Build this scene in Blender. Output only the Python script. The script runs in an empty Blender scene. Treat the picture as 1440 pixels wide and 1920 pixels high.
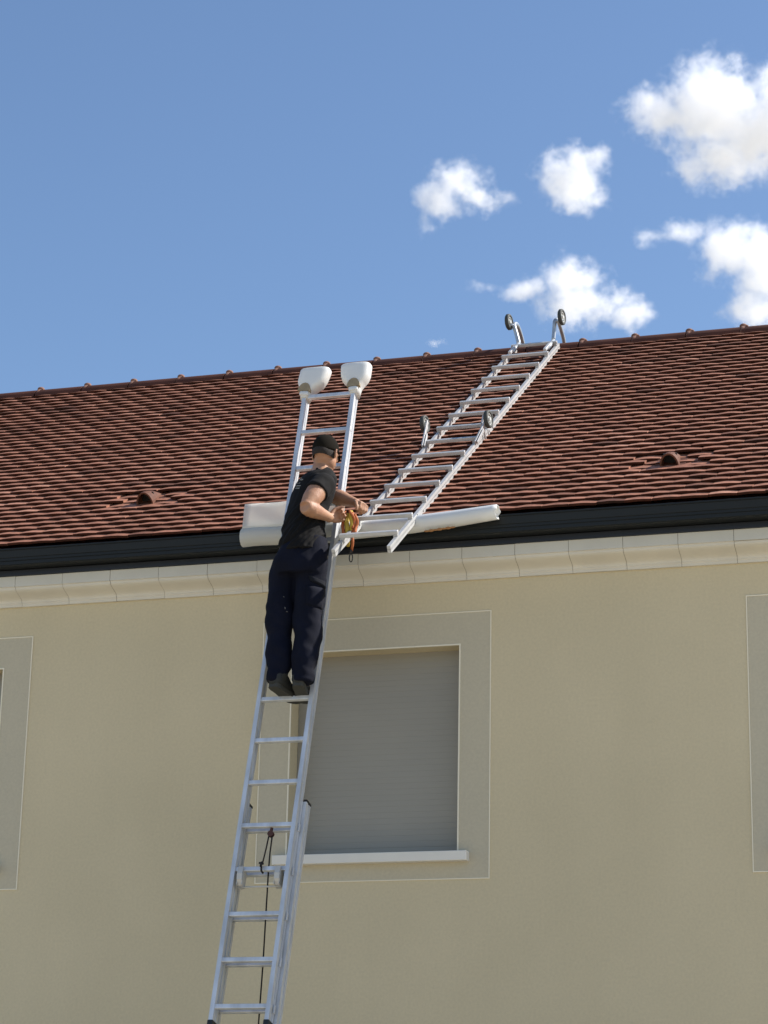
import bpy, bmesh, math, random
import numpy as np
from mathutils import Vector, Matrix, noise
from mathutils.bvhtree import BVHTree

random.seed(7)
rng = np.random.default_rng(11)
scene = bpy.context.scene
COL = scene.collection
V = Vector
R = math.radians

# ------------------------------------------------------------------ camera
CAM = V((0.0, -13.89745, 1.6))
CR = V((0.95597358, 0.29275089, 0.02028382))
CU = V((0.0673847, -0.28626666, 0.95577754))
CF = V((-0.28561131, 0.91233125, 0.2933903))
FPX = 4400.0
cam = bpy.data.cameras.new("camera")
cam.sensor_fit = 'VERTICAL'
cam.sensor_height = 24.0
cam.lens = 24.0 * FPX / 1920.0
cam.clip_start = 0.1
cam.clip_end = 20000
co = bpy.data.objects.new("camera", cam)
COL.objects.link(co)
m = Matrix((CR, CU, -CF)).transposed().to_4x4()
m.translation = CAM
co.matrix_world = m
scene.camera = co

# ------------------------------------------------------------------ light
SUN_EL, SUN_AZ = R(41.5), R(65.0)
world = bpy.data.worlds.new("World")
scene.world = world
world.use_nodes = True
wn = world.node_tree
sky = wn.nodes.new('ShaderNodeTexSky')
sky.sky_type = 'NISHITA'
sky.sun_disc = False
sky.sun_elevation = SUN_EL
sky.sun_rotation = SUN_AZ
sky.air_density = 1.0
sky.dust_density = 0.55
sky.ozone_density = 4.0
wn.links.new(sky.outputs[0], wn.nodes['Background'].inputs[0])
wn.nodes['Background'].inputs[1].default_value = 0.11
sun = bpy.data.lights.new("sun", 'SUN')
sun.energy = 5.0
sun.angle = R(0.53)
sun.color = (1.0, 0.945, 0.875)
so = bpy.data.objects.new("sun", sun)
COL.objects.link(so)
sdir = V((math.sin(SUN_AZ) * math.cos(SUN_EL), math.cos(SUN_AZ) * math.cos(SUN_EL), math.sin(SUN_EL)))
so.rotation_euler = sdir.to_track_quat('Z', 'Y').to_euler()
scene.view_settings.view_transform = 'Standard'
scene.view_settings.look = 'None'
scene.view_settings.exposure = 0.55
scene.view_settings.gamma = 1.0
scene.view_settings.use_curve_mapping = False
scene.cycles.use_denoising = True
scene.cycles.max_bounces = 8
scene.cycles.volume_bounces = 9
scene.cycles.volume_step_rate = 1.0
scene.cycles.volume_max_steps = 128
scene.cycles.caustics_reflective = False
scene.cycles.caustics_refractive = False

# a point of the place: the surveyed line of sight met at depth y
def at(px, py, y):
    d = CR * ((px - 720) / FPX) - CU * ((py - 960) / FPX) + CF
    return CAM + d * ((y - CAM.y) / d.y)

def far(px, py, dist):
    d = CR * ((px - 720) / FPX) - CU * ((py - 960) / FPX) + CF
    return CAM + d.normalized() * dist

# ------------------------------------------------------------------ helpers
def tag(o, label=None, cat=None, group=None, kind=None):
    if label: o['label'] = label
    if cat: o['category'] = cat
    if group: o['group'] = group
    if kind: o['kind'] = kind
    return o

def empty(name, loc, **k):
    o = bpy.data.objects.new(name, None)
    o.location = loc
    o.empty_display_size = 0.1
    COL.objects.link(o)
    return tag(o, **k)

def link(name, me, mat, parent=None, smooth=False, **k):
    o = bpy.data.objects.new(name, me)
    if mat is not None:
        me.materials.clear()
        me.materials.append(mat)
    if smooth:
        me.polygons.foreach_set('use_smooth', [True] * len(me.polygons))
    COL.objects.link(o)
    if parent is not None:
        o.parent = parent
        w = V(parent.location) if parent.parent is None else V()   # parts keep world coordinates
        o.matrix_parent_inverse = Matrix.Translation(-w)
    return tag(o, **k)

class MB:
    def __init__(self):
        self.v = []; self.f = []
    def add(self, vs, fs):
        b = len(self.v)
        self.v += [tuple(p) for p in vs]
        self.f += [tuple(b + i for i in f) for f in fs]
        return self
    def box(self, c, s, ax=None):
        ax = ax or (V((1, 0, 0)), V((0, 1, 0)), V((0, 0, 1)))
        c = V(c); vs = []
        for k in (-1, 1):
            for j in (-1, 1):
                for i in (-1, 1):
                    vs.append(c + ax[0] * (i * s[0] / 2) + ax[1] * (j * s[1] / 2) + ax[2] * (k * s[2] / 2))
        return self.add(vs, [(0, 2, 3, 1), (4, 5, 7, 6), (0, 1, 5, 4), (2, 6, 7, 3), (0, 4, 6, 2), (1, 3, 7, 5)])
    def bar(self, a, b, w, h, side):
        """box from a to b, w along side, h across"""
        a, b = V(a), V(b)
        d = (b - a); L = d.length; d = d / L
        s = (V(side) - d * V(side).dot(d)).normalized()
        t = d.cross(s)
        return self.box((a + b) / 2, (w, h, L), (s, t, d))
    def tube(self, pts, rad, n=12, cap=True, sq=None):
        pts = [V(p) for p in pts]
        if not hasattr(rad, '__len__'): rad = [rad] * len(pts)
        rings = []
        up = None
        for i, p in enumerate(pts):
            d = (pts[min(i + 1, len(pts) - 1)] - pts[max(i - 1, 0)]).normalized()
            if up is None:
                up = V((0, 0, 1)) if abs(d.z) < .9 else V((1, 0, 0))
            s = d.cross(up).normalized(); up = s.cross(d).normalized()
            rings.append([p + (s * math.cos(2 * math.pi * k / n) + up * math.sin(2 * math.pi * k / n)) * rad[i] for k in range(n)])
        return self.loft(rings, cap)
    def loft(self, rings, cap=True):
        n = len(rings[0]); vs = [q for r in rings for q in r]; fs = []
        for i in range(len(rings) - 1):
            for k in range(n):
                a = i * n + k; b = i * n + (k + 1) % n
                fs.append((a, b, b + n, a + n))
        if cap:
            fs.append(tuple(range(n))[::-1])
            fs.append(tuple(range((len(rings) - 1) * n, len(rings) * n)))
        return self.add(vs, fs)
    def ball(self, c, r, ax=None, nu=16, nv=10):
        ax = ax or (V((1, 0, 0)), V((0, 1, 0)), V((0, 0, 1)))
        if not hasattr(r, '__len__'): r = (r, r, r)
        c = V(c); vs = []; fs = []
        for j in range(1, nv):
            th = math.pi * j / nv
            for i in range(nu):
                ph = 2 * math.pi * i / nu
                vs.append(c + ax[0] * (r[0] * math.sin(th) * math.cos(ph)) + ax[1] * (r[1] * math.sin(th) * math.sin(ph)) + ax[2] * (r[2] * math.cos(th)))
        t = len(vs); vs.append(c + ax[2] * r[2]); vs.append(c - ax[2] * r[2])
        for j in range(nv - 2):
            for i in range(nu):
                a = j * nu + i; b = j * nu + (i + 1) % nu
                fs.append((a, a + nu, b + nu, b))
        for i in range(nu):
            fs.append((t, i, (i + 1) % nu))
            fs.append((t + 1, (nv - 2) * nu + (i + 1) % nu, (nv - 2) * nu + i))
        return self.add(vs, fs)
    def prism(self, poly, x0, x1):
        """polygon of (y, z) extruded along x"""
        n = len(poly)
        vs = [(x0, y, z) for y, z in poly] + [(x1, y, z) for y, z in poly]
        fs = [(k, (k + 1) % n, (k + 1) % n + n, k + n) for k in range(n)]
        fs.append(tuple(range(n))[::-1]); fs.append(tuple(range(n, 2 * n)))
        return self.add(vs, fs)
    def mesh(self, name, fix=True):
        me = bpy.data.meshes.new(name)
        me.from_pydata(self.v, [], self.f)
        if fix:
            bm = bmesh.new(); bm.from_mesh(me)
            bmesh.ops.recalc_face_normals(bm, faces=bm.faces)
            bm.to_mesh(me); bm.free()
        me.update()
        return me
    def build(self, name, mat, parent=None, smooth=False, bevel=0, **k):
        o = link(name, self.mesh(name), mat, parent, smooth, **k)
        if bevel:
            b = o.modifiers.new('bevel', 'BEVEL'); b.width = bevel; b.segments = 2; b.limit_method = 'ANGLE'
        return o

def remeshed(mb, voxel, smooth=2, name='m'):
    me = mb.mesh(name)
    o = bpy.data.objects.new('tmp', me); COL.objects.link(o)
    r = o.modifiers.new('r', 'REMESH'); r.mode = 'VOXEL'; r.voxel_size = voxel; r.use_smooth_shade = True
    if smooth:
        s = o.modifiers.new('s', 'SMOOTH'); s.iterations = smooth; s.factor = .5
    dg = bpy.context.evaluated_depsgraph_get()
    out = bpy.data.meshes.new_from_object(o.evaluated_get(dg))
    bpy.data.objects.remove(o)
    bpy.data.meshes.remove(me)
    out.name = name
    return out

def wrinkle(me, fn):
    me.update()
    nr = [V(v.normal) for v in me.vertices]
    for v, n in zip(me.vertices, nr):
        v.co = v.co + n * fn(v.co)
    me.update()

# ------------------------------------------------------------------ materials
def mat(name, col, rough=.6, metal=0, spec=.5, var=0, vscale=3, bump=0, bscale=80, bdist=.002, detail=4, col2=None, trans=0, coat=0, stretch=None, coords='Object'):
    m = bpy.data.materials.new(name); m.use_nodes = True
    nt = m.node_tree; b = nt.nodes['Principled BSDF']
    b.inputs['Roughness'].default_value = rough
    b.inputs['Metallic'].default_value = metal
    b.inputs['Specular IOR Level'].default_value = spec
    if coat: b.inputs['Coat Weight'].default_value = coat
    b.inputs['Base Color'].default_value = (*col, 1)
    tc = nt.nodes.new('ShaderNodeTexCoord')
    src = tc.outputs[coords]
    if stretch:
        mp = nt.nodes.new('ShaderNodeMapping'); mp.inputs['Scale'].default_value = stretch
        nt.links.new(src, mp.inputs[0]); src = mp.outputs[0]
    if var:
        n = nt.nodes.new('ShaderNodeTexNoise'); n.inputs['Scale'].default_value = vscale; n.inputs['Detail'].default_value = detail
        nt.links.new(src, n.inputs['Vector'])
        rp = nt.nodes.new('ShaderNodeValToRGB')
        c2 = col2 or tuple(c * (1 - var) for c in col)
        rp.color_ramp.elements[0].position = .3; rp.color_ramp.elements[1].position = .7
        rp.color_ramp.elements[0].color = (*c2, 1); rp.color_ramp.elements[1].color = (*col, 1)
        nt.links.new(n.outputs[0], rp.inputs[0]); nt.links.new(rp.outputs[0], b.inputs['Base Color'])
    if bump:
        n = nt.nodes.new('ShaderNodeTexNoise'); n.inputs['Scale'].default_value = bscale; n.inputs['Detail'].default_value = 5
        nt.links.new(src, n.inputs['Vector'])
        bp = nt.nodes.new('ShaderNodeBump'); bp.inputs['Strength'].default_value = bump; bp.inputs['Distance'].default_value = bdist
        nt.links.new(n.outputs[0], bp.inputs['Height']); nt.links.new(bp.outputs[0], b.inputs['Normal'])
    if trans:
        t = nt.nodes.new('ShaderNodeBsdfTranslucent'); t.inputs[0].default_value = (*col, 1)
        mx = nt.nodes.new('ShaderNodeMixShader'); mx.inputs[0].default_value = trans
        out = nt.nodes['Material Output']
        nt.links.new(b.outputs[0], mx.inputs[1]); nt.links.new(t.outputs[0], mx.inputs[2]); nt.links.new(mx.outputs[0], out.inputs[0])
    return m

M = {}
def wallmat(name, a, b, grain):
    """render coat: fine scraped grain, soft large clouding"""
    m = bpy.data.materials.new(name); m.use_nodes = True
    nt = m.node_tree; bs = nt.nodes['Principled BSDF']; bs.inputs['Roughness'].default_value = .92
    bs.inputs['Specular IOR Level'].default_value = .2
    tc = nt.nodes.new('ShaderNodeTexCoord')
    n1 = nt.nodes.new('ShaderNodeTexNoise'); n1.inputs['Scale'].default_value = .8; n1.inputs['Detail'].default_value = 5
    n2 = nt.nodes.new('ShaderNodeTexNoise'); n2.inputs['Scale'].default_value = 60; n2.inputs['Detail'].default_value = 3
    n3 = nt.nodes.new('ShaderNodeTexNoise'); n3.inputs['Scale'].default_value = 260; n3.inputs['Detail'].default_value = 3
    for n in (n1, n2, n3): nt.links.new(tc.outputs['Object'], n.inputs['Vector'])
    r = nt.nodes.new('ShaderNodeValToRGB')
    r.color_ramp.elements[0].position = .3; r.color_ramp.elements[1].position = .7
    r.color_ramp.elements[0].color = (*a, 1); r.color_ramp.elements[1].color = (*b, 1)
    nt.links.new(n1.outputs[0], r.inputs[0])
    mr = nt.nodes.new('ShaderNodeMapRange'); mr.inputs[1].default_value = .25; mr.inputs[2].default_value = .75
    mr.inputs[3].default_value = 1 - grain; mr.inputs[4].default_value = 1 + grain
    nt.links.new(n2.outputs[0], mr.inputs[0])
    mx = nt.nodes.new('ShaderNodeMix'); mx.data_type = 'RGBA'; mx.blend_type = 'MULTIPLY'; mx.inputs[0].default_value = 1
    nt.links.new(r.outputs[0], mx.inputs[6]); nt.links.new(mr.outputs[0], mx.inputs[7])
    mp = nt.nodes.new('ShaderNodeMapping'); mp.inputs['Scale'].default_value = (2.2, 1, .28)
    nt.links.new(tc.outputs['Object'], mp.inputs[0])
    n4 = nt.nodes.new('ShaderNodeTexNoise'); n4.inputs['Scale'].default_value = 1.6; n4.inputs['Detail'].default_value = 7
    nt.links.new(mp.outputs[0], n4.inputs['Vector'])
    m4 = nt.nodes.new('ShaderNodeMapRange'); m4.inputs[1].default_value = .3; m4.inputs[2].default_value = .7
    m4.inputs[3].default_value = .985; m4.inputs[4].default_value = 1.012
    nt.links.new(n4.outputs[0], m4.inputs[0])
    mx4 = nt.nodes.new('ShaderNodeMix'); mx4.data_type = 'RGBA'; mx4.blend_type = 'MULTIPLY'; mx4.inputs[0].default_value = 1
    nt.links.new(mx.outputs[2], mx4.inputs[6]); nt.links.new(m4.outputs[0], mx4.inputs[7])
    nt.links.new(mx4.outputs[2], bs.inputs['Base Color'])
    bp = nt.nodes.new('ShaderNodeBump'); bp.inputs['Strength'].default_value = .5; bp.inputs['Distance'].default_value = .003
    nt.links.new(n3.outputs[0], bp.inputs['Height']); nt.links.new(bp.outputs[0], bs.inputs['Normal'])
    return m
M['wall'] = wallmat('render_wall', (.585, .505, .335), (.65, .56, .375), .05)
M['band'] = wallmat('render_band', (.515, .465, .345), (.555, .50, .37), .05)
M['bead'] = mat('bead', (.82, .76, .60), .7)
M['stone'] = mat('cornice_stone', (.68, .64, .54), .85, var=.08, vscale=5, bump=.25, bscale=60)
M['stone_face'] = mat('cornice_face', (.64, .62, .54), .85, var=.08, vscale=5, bump=.25, bscale=60)
M['sill'] = mat('sill', (.80, .77, .69), .7, var=.06, vscale=6, bump=.1)
M['gutter'] = mat('gutter_paint', (.011, .0135, .014), .5, spec=.3, var=.15, vscale=2)
M['drip'] = mat('drip_edge', (.010, .013, .020), .45)
M['soffit'] = mat('soffit', (.02, .02, .02), .8)
M['shutter'] = mat('shutter', (.315, .30, .255), .5, var=.06, vscale=2)
M['alu'] = mat('aluminium', (.76, .78, .80), .45, metal=.45, var=.3, vscale=16, bump=.15, bscale=50, stretch=(1, 1, .15))
M['alu_roof'] = mat('aluminium_worn', (.56, .56, .55), .45, metal=.3, var=.2, vscale=12, bump=.15, bscale=60)
M['plastic_black'] = mat('black_plastic', (.015, .015, .015), .5)
M['rubber'] = mat('rubber', (.045, .05, .043), .7, bump=.2, bscale=100)
M['hub'] = mat('wheel_hub', (.55, .56, .53), .5)
M['steel'] = mat('galvanised', (.42, .46, .50), .4, metal=.6, var=.15, vscale=20)
M['lock'] = mat('lock_casting', (.55, .54, .50), .5, metal=.2, var=.1, vscale=20)
M['white'] = mat('white_plastic', (.84, .84, .81), .38, var=.06, vscale=4, bump=.08, bscale=20, trans=.18)
M['sheet'] = mat('white_sheet', (.88, .87, .82), .5, var=.05, vscale=6, bump=.1, bscale=14, trans=.6)
M['foam'] = mat('tan_foam', (.34, .27, .17), .9, var=.3, vscale=40, bump=.5, bscale=60)
M['skin'] = mat('skin', (.44, .245, .145), .55, spec=.35, var=.22, vscale=9, detail=8, col2=(.36, .185, .115), bump=.5, bscale=60, bdist=.003)
M['skin'].node_tree.nodes['Principled BSDF'].inputs['Subsurface Weight'].default_value = .12
M['skin'].node_tree.nodes['Principled BSDF'].inputs['Subsurface Radius'].default_value = (.012, .005, .003)
M['hair'] = mat('hair', (.018, .012, .008), .8, bump=.8, bscale=400, bdist=.003)
M['cap'] = mat('cap_cloth', (.011, .009, .006), .95, spec=.1, bump=.5, bscale=300)
M['shirt'] = mat('black_cotton', (.0050, .0045, .0045), .9, spec=.25, var=.3, vscale=12, bump=.4, bscale=160)
M['trousers'] = mat('navy_cloth', (.0034, .0050, .0145), .9, spec=.2, var=.35, vscale=10, bump=.4, bscale=160)
M['pocket'] = mat('grey_navy_cloth', (.0075, .009, .014), .9, spec=.2, bump=.4, bscale=160)
M['print'] = mat('grey_print', (.30, .30, .28), .8)
M['dust'] = mat('pale_dust', (.11, .11, .105), .9)
M['shoe'] = mat('shoe', (.030, .031, .026), .8, var=.3, vscale=25, bump=.4, bscale=120)
M['sole'] = mat('sole', (.042, .042, .034), .8, bump=.5, bscale=60)
M['orange'] = mat('orange_strap', (.42, .12, .035), .8, bump=.4, bscale=200)
M['yellow'] = mat('yellow_strap', (.42, .29, .035), .8, bump=.4, bscale=200)
M['rope'] = mat('rope', (.018, .014, .012), .9, bump=.6, bscale=300)
M['eye'] = mat('eye', (.6, .58, .55), .2)
M['rust'] = mat('stain', (.35, .17, .06), .8)

# roof tiles: fired clay, one tone per tile, shade painted into the butt ends
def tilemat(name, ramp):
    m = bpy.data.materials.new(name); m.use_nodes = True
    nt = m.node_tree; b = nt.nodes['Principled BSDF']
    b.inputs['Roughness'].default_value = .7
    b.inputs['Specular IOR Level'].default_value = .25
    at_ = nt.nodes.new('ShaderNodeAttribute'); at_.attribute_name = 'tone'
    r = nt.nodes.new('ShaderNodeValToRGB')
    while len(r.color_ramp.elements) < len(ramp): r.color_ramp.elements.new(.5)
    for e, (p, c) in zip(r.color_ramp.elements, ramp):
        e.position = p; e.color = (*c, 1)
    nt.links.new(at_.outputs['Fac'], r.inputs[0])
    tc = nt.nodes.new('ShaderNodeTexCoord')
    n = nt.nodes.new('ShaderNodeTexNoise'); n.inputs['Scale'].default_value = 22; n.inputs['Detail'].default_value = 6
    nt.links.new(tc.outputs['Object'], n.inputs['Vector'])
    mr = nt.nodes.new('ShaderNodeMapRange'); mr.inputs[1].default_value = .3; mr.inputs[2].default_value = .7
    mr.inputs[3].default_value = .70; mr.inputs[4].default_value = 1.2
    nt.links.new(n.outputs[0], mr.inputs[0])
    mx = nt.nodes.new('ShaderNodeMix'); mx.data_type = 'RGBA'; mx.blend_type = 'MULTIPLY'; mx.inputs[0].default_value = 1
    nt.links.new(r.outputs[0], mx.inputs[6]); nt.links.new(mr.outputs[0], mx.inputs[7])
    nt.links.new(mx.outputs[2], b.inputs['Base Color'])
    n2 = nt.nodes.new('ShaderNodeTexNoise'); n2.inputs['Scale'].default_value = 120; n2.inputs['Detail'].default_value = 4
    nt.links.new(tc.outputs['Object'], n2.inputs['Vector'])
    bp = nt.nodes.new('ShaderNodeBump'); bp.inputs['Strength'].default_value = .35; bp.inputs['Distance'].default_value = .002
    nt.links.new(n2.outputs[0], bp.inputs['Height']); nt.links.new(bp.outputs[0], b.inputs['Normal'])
    return m
M['tile'] = tilemat('clay_tile', [(0, (.13, .052, .029)), (.3, (.28, .118, .069)), (.75, (.37, .162, .098)), (1, (.46, .225, .145))])
M['tile_butt_shade'] = tilemat('clay_tile_butt_shade', [(0, (.024, .006, .002)), (.4, (.045, .010, .003)), (1, (.07, .016, .006))])  # far darker copy of the clay: shade on the butt ends, put into the colour
M['ridge'] = mat('ridge_clay', (.10, .034, .018), .7, spec=.3, var=.3, vscale=8, bump=.3, bscale=90)
M['mortar'] = mat('mortar', (.27, .135, .09), .85, bump=.6, bscale=80, var=.3, vscale=30)

# ------------------------------------------------------------------ ground
g = bpy.data.materials.new('ground'); g.use_nodes = True
nt = g.node_tree; b = nt.nodes['Principled BSDF']; b.inputs['Roughness'].default_value = .95
tc = nt.nodes.new('ShaderNodeTexCoord')
n = nt.nodes.new('ShaderNodeTexNoise'); n.inputs['Scale'].default_value = 1.2; n.inputs['Detail'].default_value = 10
nt.links.new(tc.outputs['Object'], n.inputs['Vector'])
r = nt.nodes.new('ShaderNodeValToRGB')
r.color_ramp.elements[0].position = .35; r.color_ramp.elements[0].color = (.40, .35, .26, 1)
r.color_ramp.elements[1].position = .65; r.color_ramp.elements[1].color = (.56, .49, .37, 1)
nt.links.new(n.outputs[0], r.inputs[0]); nt.links.new(r.outputs[0], b.inputs['Base Color'])
MB().add([(-9000, -9000, 0), (9000, -9000, 0), (9000, 9000, 0), (-9000, 9000, 0)], [(0, 1, 2, 3)]).build('ground', g, kind='structure')

# ------------------------------------------------------------------ house
HX0, HX1 = -13.2, 3.4          # gable ends
PITCH = R(34.5)
E0 = V((0, -.24, 5.913))       # tile edge at the eave
UP = V((0, math.cos(PITCH), math.sin(PITCH)))
NR = V((0, -math.sin(PITCH), math.cos(PITCH)))
SLOPE = 4.45
RIDGE = E0 + UP * SLOPE
YB = 2 * RIDGE.y               # back wall mirrors the front
def rp(x, s, h=0):
    p = E0 + UP * s + NR * h
    return V((x, p.y, p.z))

house = empty('house', ((HX0 + HX1) / 2, RIDGE.y, 0), label='beige rendered house with a brown tiled roof, carved cornice and closed roller shutters', cat='house')

WIN = [(-8.114, -6.994), (-4.948, -3.828), (-1.816, -.696)]
WZ0, WZ1 = 3.843, 5.157
REV = .16
wall = MB()
xs = [HX0] + [x for w in WIN for x in w] + [HX1]
zs = [0, WZ0, WZ1, 5.80]
for i in range(len(xs) - 1):
    for j in range(3):
        if j == 1 and i % 2 == 1: continue
        wall.add([(xs[i], 0, zs[j]), (xs[i + 1], 0, zs[j]), (xs[i + 1], 0, zs[j + 1]), (xs[i], 0, zs[j + 1])], [(0, 1, 2, 3)])
for a, b_ in WIN:
    wall.add([(a, 0, WZ0), (a, 0, WZ1), (a, REV, WZ1), (a, REV, WZ0)], [(0, 1, 2, 3)])
    wall.add([(b_, 0, WZ0), (b_, REV, WZ0), (b_, REV, WZ1), (b_, 0, WZ1)], [(0, 1, 2, 3)])
    wall.add([(a, 0, WZ1), (b_, 0, WZ1), (b_, REV, WZ1), (a, REV, WZ1)], [(0, 1, 2, 3)])
    wall.add([(a, 0, WZ0), (a, REV, WZ0), (b_, REV, WZ0), (b_, 0, WZ0)], [(0, 1, 2, 3)])
rz = RIDGE.z - .06
for x in (HX0, HX1):
    wall.add([(x, 0, 0), (x, 0, 5.80), (x, RIDGE.y, rz - .2), (x, YB, 5.80), (x, YB, 0)], [(0, 1, 2, 3, 4)])
wall.add([(HX0, YB, 0), (HX0, YB, 5.8), (HX1, YB, 5.8), (HX1, YB, 0)], [(0, 1, 2, 3)])
link('wall', wall.mesh('wall', fix=False), M['wall'], house)

for wi, (a, b_) in enumerate(WIN):
    BW = .2
    w = MB()
    oz0, oz1 = WZ0 - .163, WZ1 + .209
    t = .0035
    # flat painted band round the opening
    w.box(((a + b_) / 2, -t / 2, (WZ1 + oz1) / 2), (b_ - a + 2 * BW, t, oz1 - WZ1))
    w.box(((a + b_) / 2, -t / 2, (WZ0 + oz0) / 2), (b_ - a + 2 * BW, t, WZ0 - oz0))
    w.box((a - BW / 2, -t / 2, (WZ0 + WZ1) / 2), (BW, t, WZ1 - WZ0))
    w.box((b_ + BW / 2, -t / 2, (WZ0 + WZ1) / 2), (BW, t, WZ1 - WZ0))
    win = w.build('window', M['band'], house)
    q = MB(); L = .0065; y = -.0035
    for (x0, x1, z0, z1, wd) in ((a - BW, b_ + BW, oz0, oz1, L), (a, b_, WZ0, WZ1, .009)):
        q.box(((x0 + x1) / 2, y, z1), (x1 - x0 + wd, .007, wd))
        if wd == L: q.box(((x0 + x1) / 2, y, z0), (x1 - x0 + wd, .007, wd))
        q.box((x0, y, (z0 + z1) / 2), (wd, .007, z1 - z0 - wd))
        q.box((x1, y, (z0 + z1) / 2), (wd, .007, z1 - z0 - wd))
    q.build('corner_bead', M['bead'], win)
    s = MB()
    z = WZ0 + .002
    s.box(((a + b_) / 2, REV - .008, z + .03), (b_ - a - .004, .02, .06))
    z += .062
    while z < WZ1 + .02:
        zz = min(z + .037, WZ1 + .02)
        pr = [(REV + .004, z), (REV - .0087, z + .0002), (REV - .009, z + .004), (REV - .009, zz - .004), (REV - .0087, zz - .0002), (REV + .004, zz)]
        s.prism(pr, a + .002, b_ - .002)
        z = zz
    s.box(((a + b_) / 2, REV + .012, (WZ0 + WZ1) / 2), (b_ - a + .06, .012, WZ1 - WZ0 + .06))
    s.build('shutter', M['shutter'], win)
    sl = MB()
    sl.box(((a + b_) / 2, REV / 2 - .03, WZ0 - .028), (b_ - a + .144, REV + .06 + .014, .06))
    sl.build('sill', M['sill'], win, bevel=.004)

# cornice of cast blocks
CZ = 5.752
def cornice_profile():
    p = [(.02, CZ), (-.145, CZ), (-.145, 5.681), (-.137, 5.679)]
    for k in range(13):     # cyma: outward swell above, hollow below
        t = k / 12
        yy = -.135 + .112 * (t - .16 * math.sin(2 * math.pi * t))
        zz = 5.677 - .077 * t
        p.append((yy, zz))
    p += [(-.024, 5.598), (-.018, 5.590), (-.018, 5.574), (.02, 5.574)]
    return p
corn = empty('cornice', (0, -.1, 5.6)); corn.parent = house; corn.matrix_parent_inverse = Matrix.Translation(-house.location)
def sub(parent_obj):
    return parent_obj
bx = -13.16 - .1
off = on0 = -2.06 % .344
x = HX0 - .1
pr = cornice_profile()
k = 0
body = MB()
joint = MB()
x = -2.063 - .3443 * 33
while x < HX1 + .1:
    x1 = x + .3443
    dz = random.uniform(-.0012, .0012); dy = random.uniform(-.0015, .0015)
    body.prism([(y + dy, z + dz) for y, z in pr], x + .0014, x1 - .0014)
    x = x1
bpy.data.objects.remove(corn)
corn = body.build('cornice', M['stone'], house)
corn.data.materials.append(M['stone_face'])
for p in corn.data.polygons:
    if abs(p.normal.y) > .95 and p.center.z > 5.69: p.material_index = 1
j = MB()
j.prism([(y + .004, z) for y, z in pr if y < 0.01] + [(.01, 5.58), (.01, CZ - .002)][::1], HX0 - .1, HX1 + .1)
jo = j.build('joint_mortar', mat('joint', (.20, .17, .12), .9), corn)

# drip flashing on the cornice, soffit, box gutter
fl = MB()
fl.prism([(-.150, 5.790), (-.160, 5.790), (-.160, 5.7535), (-.150, 5.7535)], HX0 - .15, HX1 + .15)
fl.box(((HX0 + HX1) / 2, -.06, 5.765), (HX1 - HX0 + .28, .175, .02))
fl.build('drip_flashing', M['drip'], house)
gu = MB()
GX0, GX1 = HX0 - .2, HX1 + .2
fr = [(-.155, 5.795), (-.262, 5.795), (-.268, 5.800), (-.268, 5.822), (-.274, 5.826), (-.274, 5.842), (-.279, 5.846), (-.283, 5.892), (-.290, 5.897), (-.290, 5.905),
      (-.283, 5.909), (-.276, 5.905), (-.276, 5.850), (-.264, 5.825), (-.258, 5.801), (-.160, 5.801), (-.160, 5.905), (-.155, 5.905)]
gu.prism(fr, GX0, GX1)
gu.build('gutter', M['gutter'], house)
sf = MB()
sf.prism([(-.154, 5.80), (-.154, 5.90), (.0, 6.0), (.0, 5.79)], HX0 - .1, HX1 + .1)
sf.build('fascia', M['soffit'], house)

# --- tiles
TW, EX, TL, TT = .1745, .1045, .265, .0165
NC = 7
vents = [(-6.20, .80), (-2.545, .79)]
def tile_grid():
    vs = []; fs = []; tone = []
    u = np.linspace(-.5, .5, NC)
    rows = int(SLOPE / EX) + 1
    n_x = int((HX1 - HX0 + .5) / TW) + 2
    for r_ in range(rows):
        s0 = -.004 + r_ * EX
        xoff = (.5 if r_ % 2 else 0) * TW
        for c in range(n_x):
            x = HX0 - .25 + xoff + c * TW
            ds = random.gauss(0, .0014); dh = abs(random.gauss(0, .0009)); dx = random.gauss(0, .0012)
            rot = random.gauss(0, .006)
            camb = .0052 + random.gauss(0, .0007)
            hb, ht = .0435 + dh, .0005
            tl = random.gauss(-.0015, .0018)
            tn = min(1, max(0, random.gauss(.52, .2)))
            if random.random() < .04: tn *= .4
            for vx, vsl in vents:
                if abs(x - vx) < .25 and vsl - .13 < s0 < vsl + .22:
                    k2 = abs(x - vx)
                    e_ = max(0, 1 - (k2 / .24) ** 4)
                    hb -= .020 * e_; ht -= .008 * e_
            base = len(vs)
            L = min(TL, SLOPE - s0 + .05)
            for face in (0, 1):
                for e in (0, 1):
                    for q in u:
                        s_ = s0 + ds + (0 if e == 0 else L) + (q * TW * rot)
                        if e == 0: s_ += .016 * max(0, abs(q) - .33) ** 1.5 * 6
                        h = (hb if e == 0 else ht) + camb * (1 - 4 * q * q) + tl * q - (TT if face else 0)
                        p = rp(x + dx + q * (TW - .003), s_, h)
                        vs.append(p)
            def id_(face, e, i): return base + face * 2 * NC + e * NC + i
            for i in range(NC - 1):
                fs.append((id_(0, 0, i), id_(0, 0, i + 1), id_(0, 1, i + 1), id_(0, 1, i)))
                fs.append((id_(1, 0, i), id_(1, 0, i + 1), id_(0, 0, i + 1), id_(0, 0, i)))
                tone += [tn, tn]
            fs.append((id_(0, 0, 0), id_(0, 1, 0), id_(1, 1, 0), id_(1, 0, 0)))
            fs.append((id_(1, 0, NC - 1), id_(1, 1, NC - 1), id_(0, 1, NC - 1), id_(0, 0, NC - 1)))
            tone += [tn, tn]
    return vs, fs, tone
vs, fs, tone = tile_grid()
me = bpy.data.meshes.new('roof')
me.from_pydata([tuple(p) for p in vs], [], fs)
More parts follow.
